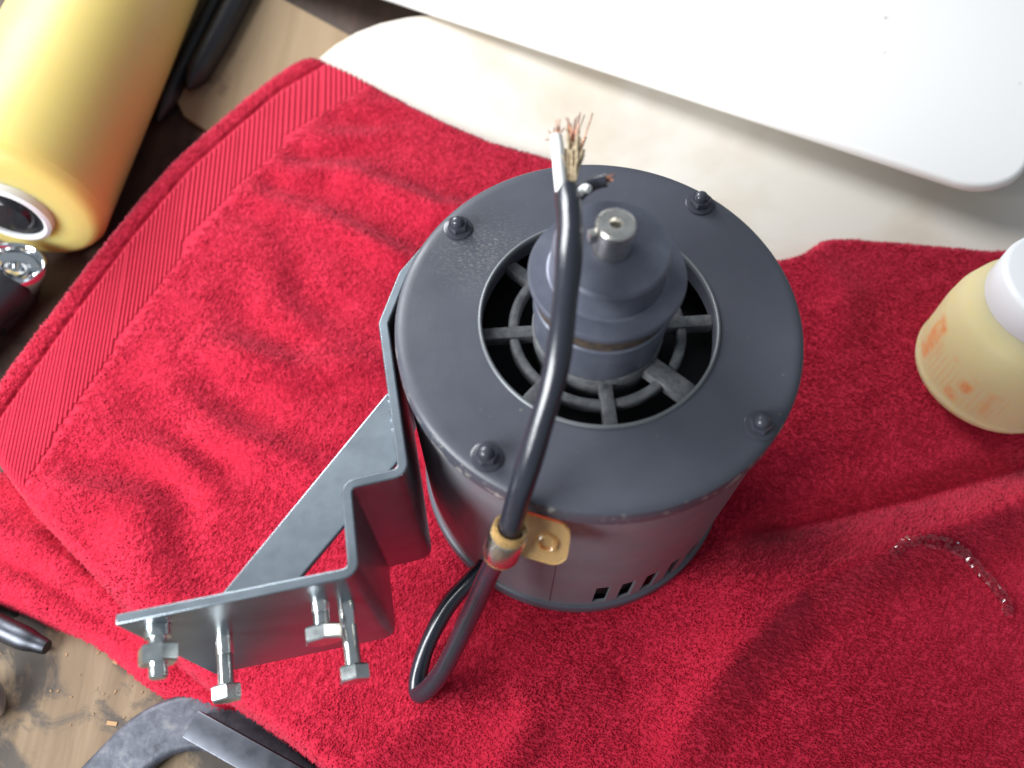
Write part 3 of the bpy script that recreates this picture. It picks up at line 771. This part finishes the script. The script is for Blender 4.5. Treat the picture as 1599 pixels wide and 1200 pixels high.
# ------------------------------------------------------------------ right bottle
bt = thing('plastic_jar', 'pale yellow plastic jar with white lid and worn orange print', 'jar', (0.229, 0.058, 0.002))
bt.rotation_euler = Vector((0, 0, 1)).rotation_difference(Vector((0.0, 0.07, 0.99))).to_euler()
M_jar = yellow_plastic('milky_yellow_plastic', (0.76, 0.66, 0.38), (0.020, 0.012, 0.004))
def jar_print(m):
    tc = N(m, 'ShaderNodeTexCoord'); v = tc.outputs['Object']
    sep = N(m, 'ShaderNodeSeparateXYZ'); LK(m, v, sep.inputs[0])
    def mth(op, a, b=None):
        k = N(m, 'ShaderNodeMath'); k.operation = op
        for i_, q in enumerate((a, b)):
            if q is None: continue
            if isinstance(q, (int, float)): k.inputs[i_].default_value = q
            else: LK(m, q, k.inputs[i_])
        return k.outputs[0]
    th = mth('ARCTAN2', mth('MULTIPLY', sep.outputs[1], -1.0), mth('MULTIPLY', sep.outputs[0], -1.0))   # 0 faces -x
    def win(src, a, b, soft):
        p = N(m, 'ShaderNodeMapRange'); p.inputs[1].default_value = a-soft; p.inputs[2].default_value = a+soft; LK(m, src, p.inputs[0])
        q = N(m, 'ShaderNodeMapRange'); q.inputs[1].default_value = b+soft; q.inputs[2].default_value = b-soft; LK(m, src, q.inputs[0])
        return mth('MULTIPLY', p.outputs[0], q.outputs[0])
    tot = None
    for t0, t1, z0, z1, k in ((-0.24, 0.04, 0.015, 0.042, 1.0), (0.06, 0.16, 0.026, 0.036, 0.5), (0.52, 0.70, 0.014, 0.0215, 0.9), (0.60, 0.78, 0.0235, 0.031, 0.95),
                              (0.98, 1.05, 0.016, 0.034, 0.7), (0.36, 0.44, 0.036, 0.038, 0.8), (0.70, 0.86, 0.0345, 0.0355, 0.6)):
        w_ = mth('MULTIPLY', mth('MULTIPLY', win(th, t0, t1, 0.05), win(sep.outputs[2], z0, z1, 0.0018)), k)
        tot = w_ if tot is None else mth('MAXIMUM', tot, w_)
    lines = mth('MULTIPLY', mth('GREATER_THAN', mth('SINE', mth('MULTIPLY', th, 75.0)), 0.45), mth('MULTIPLY', mth('MULTIPLY', win(th, 0.08, 1.2, 0.02), win(sep.outputs[2], 0.0145, 0.034, 0.002)), 0.28))
    tot = mth('MAXIMUM', tot, lines)
    n2 = noise(m, 120, 6, 0.75, v)
    wearn = ramp(m, n2.outputs[0], [(0.34, G(0.1)), (0.60, G(1))]).outputs[0]
    f = mth('MULTIPLY', mth('MULTIPLY', tot, wearn), 0.8)
    LK(m, mix(m, f, (0.60, 0.52, 0.29), (0.70, 0.19, 0.04)), BS(m).inputs['Base Color'])
jar_print(M_jar)
obj('jar_body', lathe([(0.0, 0.0015), (0.033, 0.0008), (0.0375, 0.0020), (0.0402, 0.0050), (0.0412, 0.0088), (0.0408, 0.0104), (0.0406, 0.0112), (0.0408, 0.013), (0.0406, 0.036), (0.0395, 0.046), (0.0360, 0.0560), (0.0315, 0.0620), (0.0300, 0.067)], 96), M_jar, bt, sharp=50)
obj('lid', lathe([(0.0290, 0.0630), (0.0306, 0.0634), (0.0310, 0.0645), (0.0306, 0.0795), (0.0297, 0.0815), (0.0277, 0.0828), (0.0, 0.0830)], 96), M_whitepl, bt, sharp=50)

# ------------------------------------------------------------------ clear film on the towel
M_film = bpy.data.materials.new('clear_crinkled_film'); M_film.use_nodes = True
nt = M_film.node_tree; nt.nodes.clear()
out = nt.nodes.new('ShaderNodeOutputMaterial'); tr = nt.nodes.new('ShaderNodeBsdfTransparent'); gl = nt.nodes.new('ShaderNodeBsdfGlossy')
gl.inputs['Roughness'].default_value = 0.14; mx = nt.nodes.new('ShaderNodeMixShader'); fr = nt.nodes.new('ShaderNodeFresnel'); fr.inputs[0].default_value = 1.8
tr.inputs[0].default_value = (1, 1, 1, 1)
nt.links.new(fr.outputs[0], mx.inputs[0]); nt.links.new(tr.outputs[0], mx.inputs[1]); nt.links.new(gl.outputs[0], mx.inputs[2]); nt.links.new(mx.outputs[0], out.inputs[0])
edge = catmull([(0.150, -0.048), (0.160, -0.0405), (0.175, -0.0395), (0.190, -0.0425), (0.201, -0.052), (0.209, -0.066), (0.2085, -0.074)], 14)
bm = bmesh.new(); prev = None
for i, q in enumerate(edge):
    qx, qy = float(q[0]), float(q[1])
    row = []
    t_ = edge[min(i+1, len(edge)-1)]-edge[max(i-1, 0)]; t_ = t_/np.linalg.norm(t_); nn = np.array([t_[1], -t_[0]])
    for k in range(6):
        w_ = (k-1)*0.0011
        px, py = qx+nn[0]*w_, qy+nn[1]*w_
        dd1, _, _ = sdf(np.array([px]), np.array([py]), OUT_TOP)
        hh = float(towel_h(np.array([px]), np.array([py]), dd1)[0])
        row.append(bm.verts.new((px+random.uniform(-.0003, .0003), py+random.uniform(-.0003, .0003), hh+0.0020+0.0016*math.exp(-((k-2.5)/1.8)**2)*random.uniform(0.4, 1.5)+random.uniform(0, 0.0008))))
    if prev:
        for k in range(5):
            if random.random() < 0.8: bm.faces.new((prev[k], prev[k+1], row[k+1], row[k]))
    prev = row
o = obj('plastic_film', bm, M_film, None, smooth=False); 
tag(o, 'crinkled strip of clear plastic film glinting on the right of the towel', 'plastic film')

# ------------------------------------------------------------------ steel bits at the lower left
Z1 = TABLE_Z+0.003
cs = thing('steel_casting', 'dark grey cast steel tool under the towel at the lower edge', 'steel tool', (-0.19, -0.14, Z1))
arm = [Vector((float(q[0])+0.19, float(q[1])+0.14)) for q in catmull([(-0.262, -0.20), (-0.236, -0.172), (-0.219, -0.150), (-0.202, -0.131), (-0.183, -0.124), (-0.160, -0.128), (-0.130, -0.150), (-0.10, -0.18)], 6)]
bevel(obj('casting_arm', strip(arm, 0.026, 0.0003, 0.0080), M_cast, cs, sharp=60), 0.0032, 4, 50)
bm = bmesh.new(); tube([(0.012, -0.010, 0.004), (0.030, -0.030, 0.004), (0.045, -0.060, 0.004)], 0.0035, 16, bm)
obj('casting_rib', bm, M_cast, cs)
bm = bmesh.new(); dv = Vector((0.052, -0.024)).normalized()
box(bm, (-0.136, -0.146, Z1+0.0140), (0.095, 0.013, 0.012), Matrix.Rotation(math.atan2(dv.y, dv.x), 3, 'Z'), 0.0008)
o = obj('steel_bar', bm, M_bar, None, sharp=30); tag(o, 'square edged dark steel bar lying across the cast steel tool', 'steel bar')
bm = bmesh.new()
tube(catmull([(-0.345, -0.150, Z1+0.0115), (-0.305, -0.128, Z1+0.0115), (-0.285, -0.117, Z1+0.0115), (-0.276, -0.1125, Z1+0.0115)], 8), [0.011]*21+[0.0108, 0.0098, 0.0080, 0.0045], 24, bm)
o = obj('steel_rod', bm, steel('satin_grey_metal', (0.62, 0.63, 0.65), 0.38), None, sharp=60); tag(o, 'light grey rounded metal rod end at the lower left edge', 'metal rod')
bm = bmesh.new()
tube(catmull([(-0.330, -0.062, Z1+0.0065), (-0.300, -0.076, Z1+0.0065), (-0.278, -0.085, Z1+0.006), (-0.262, -0.0905, Z1+0.0055)], 8), [0.006]*18+[0.0058, 0.0055, 0.005, 0.0045, 0.0042, 0.004, 0.0035], 20, bm)
o = obj('steel_rod', bm, M_bar, None, sharp=60); tag(o, 'dark steel rod tip poking out below the towel edge', 'metal rod')

# crumbs and dry scraps on the bench
bm = bmesh.new()
for k in range(46):
    if k < 30: x, y, z = random.gauss(-0.235, 0.022), random.gauss(-0.105, 0.014), Z1
    else: x, y, z = random.uniform(-0.29, -0.23), random.uniform(0.14, 0.26), TABLE_Z
    l = random.uniform(0.0004, 0.0014) if k % 15 else 0.005
    box(bm, (x, y, z+0.0003), (l, l*random.uniform(0.25, 0.6), 0.0004), Matrix.Rotation(random.uniform(0, PI), 3, 'Z'))
M_scrap = mat('dry_leaf_scraps', (0.36, 0.22, 0.11), 0.85)
o = obj('wood_scraps', bm, M_scrap, None, smooth=False); o['kind'] = 'stuff'; tag(o, 'tiny dry brown scraps scattered on the bench', 'scraps')
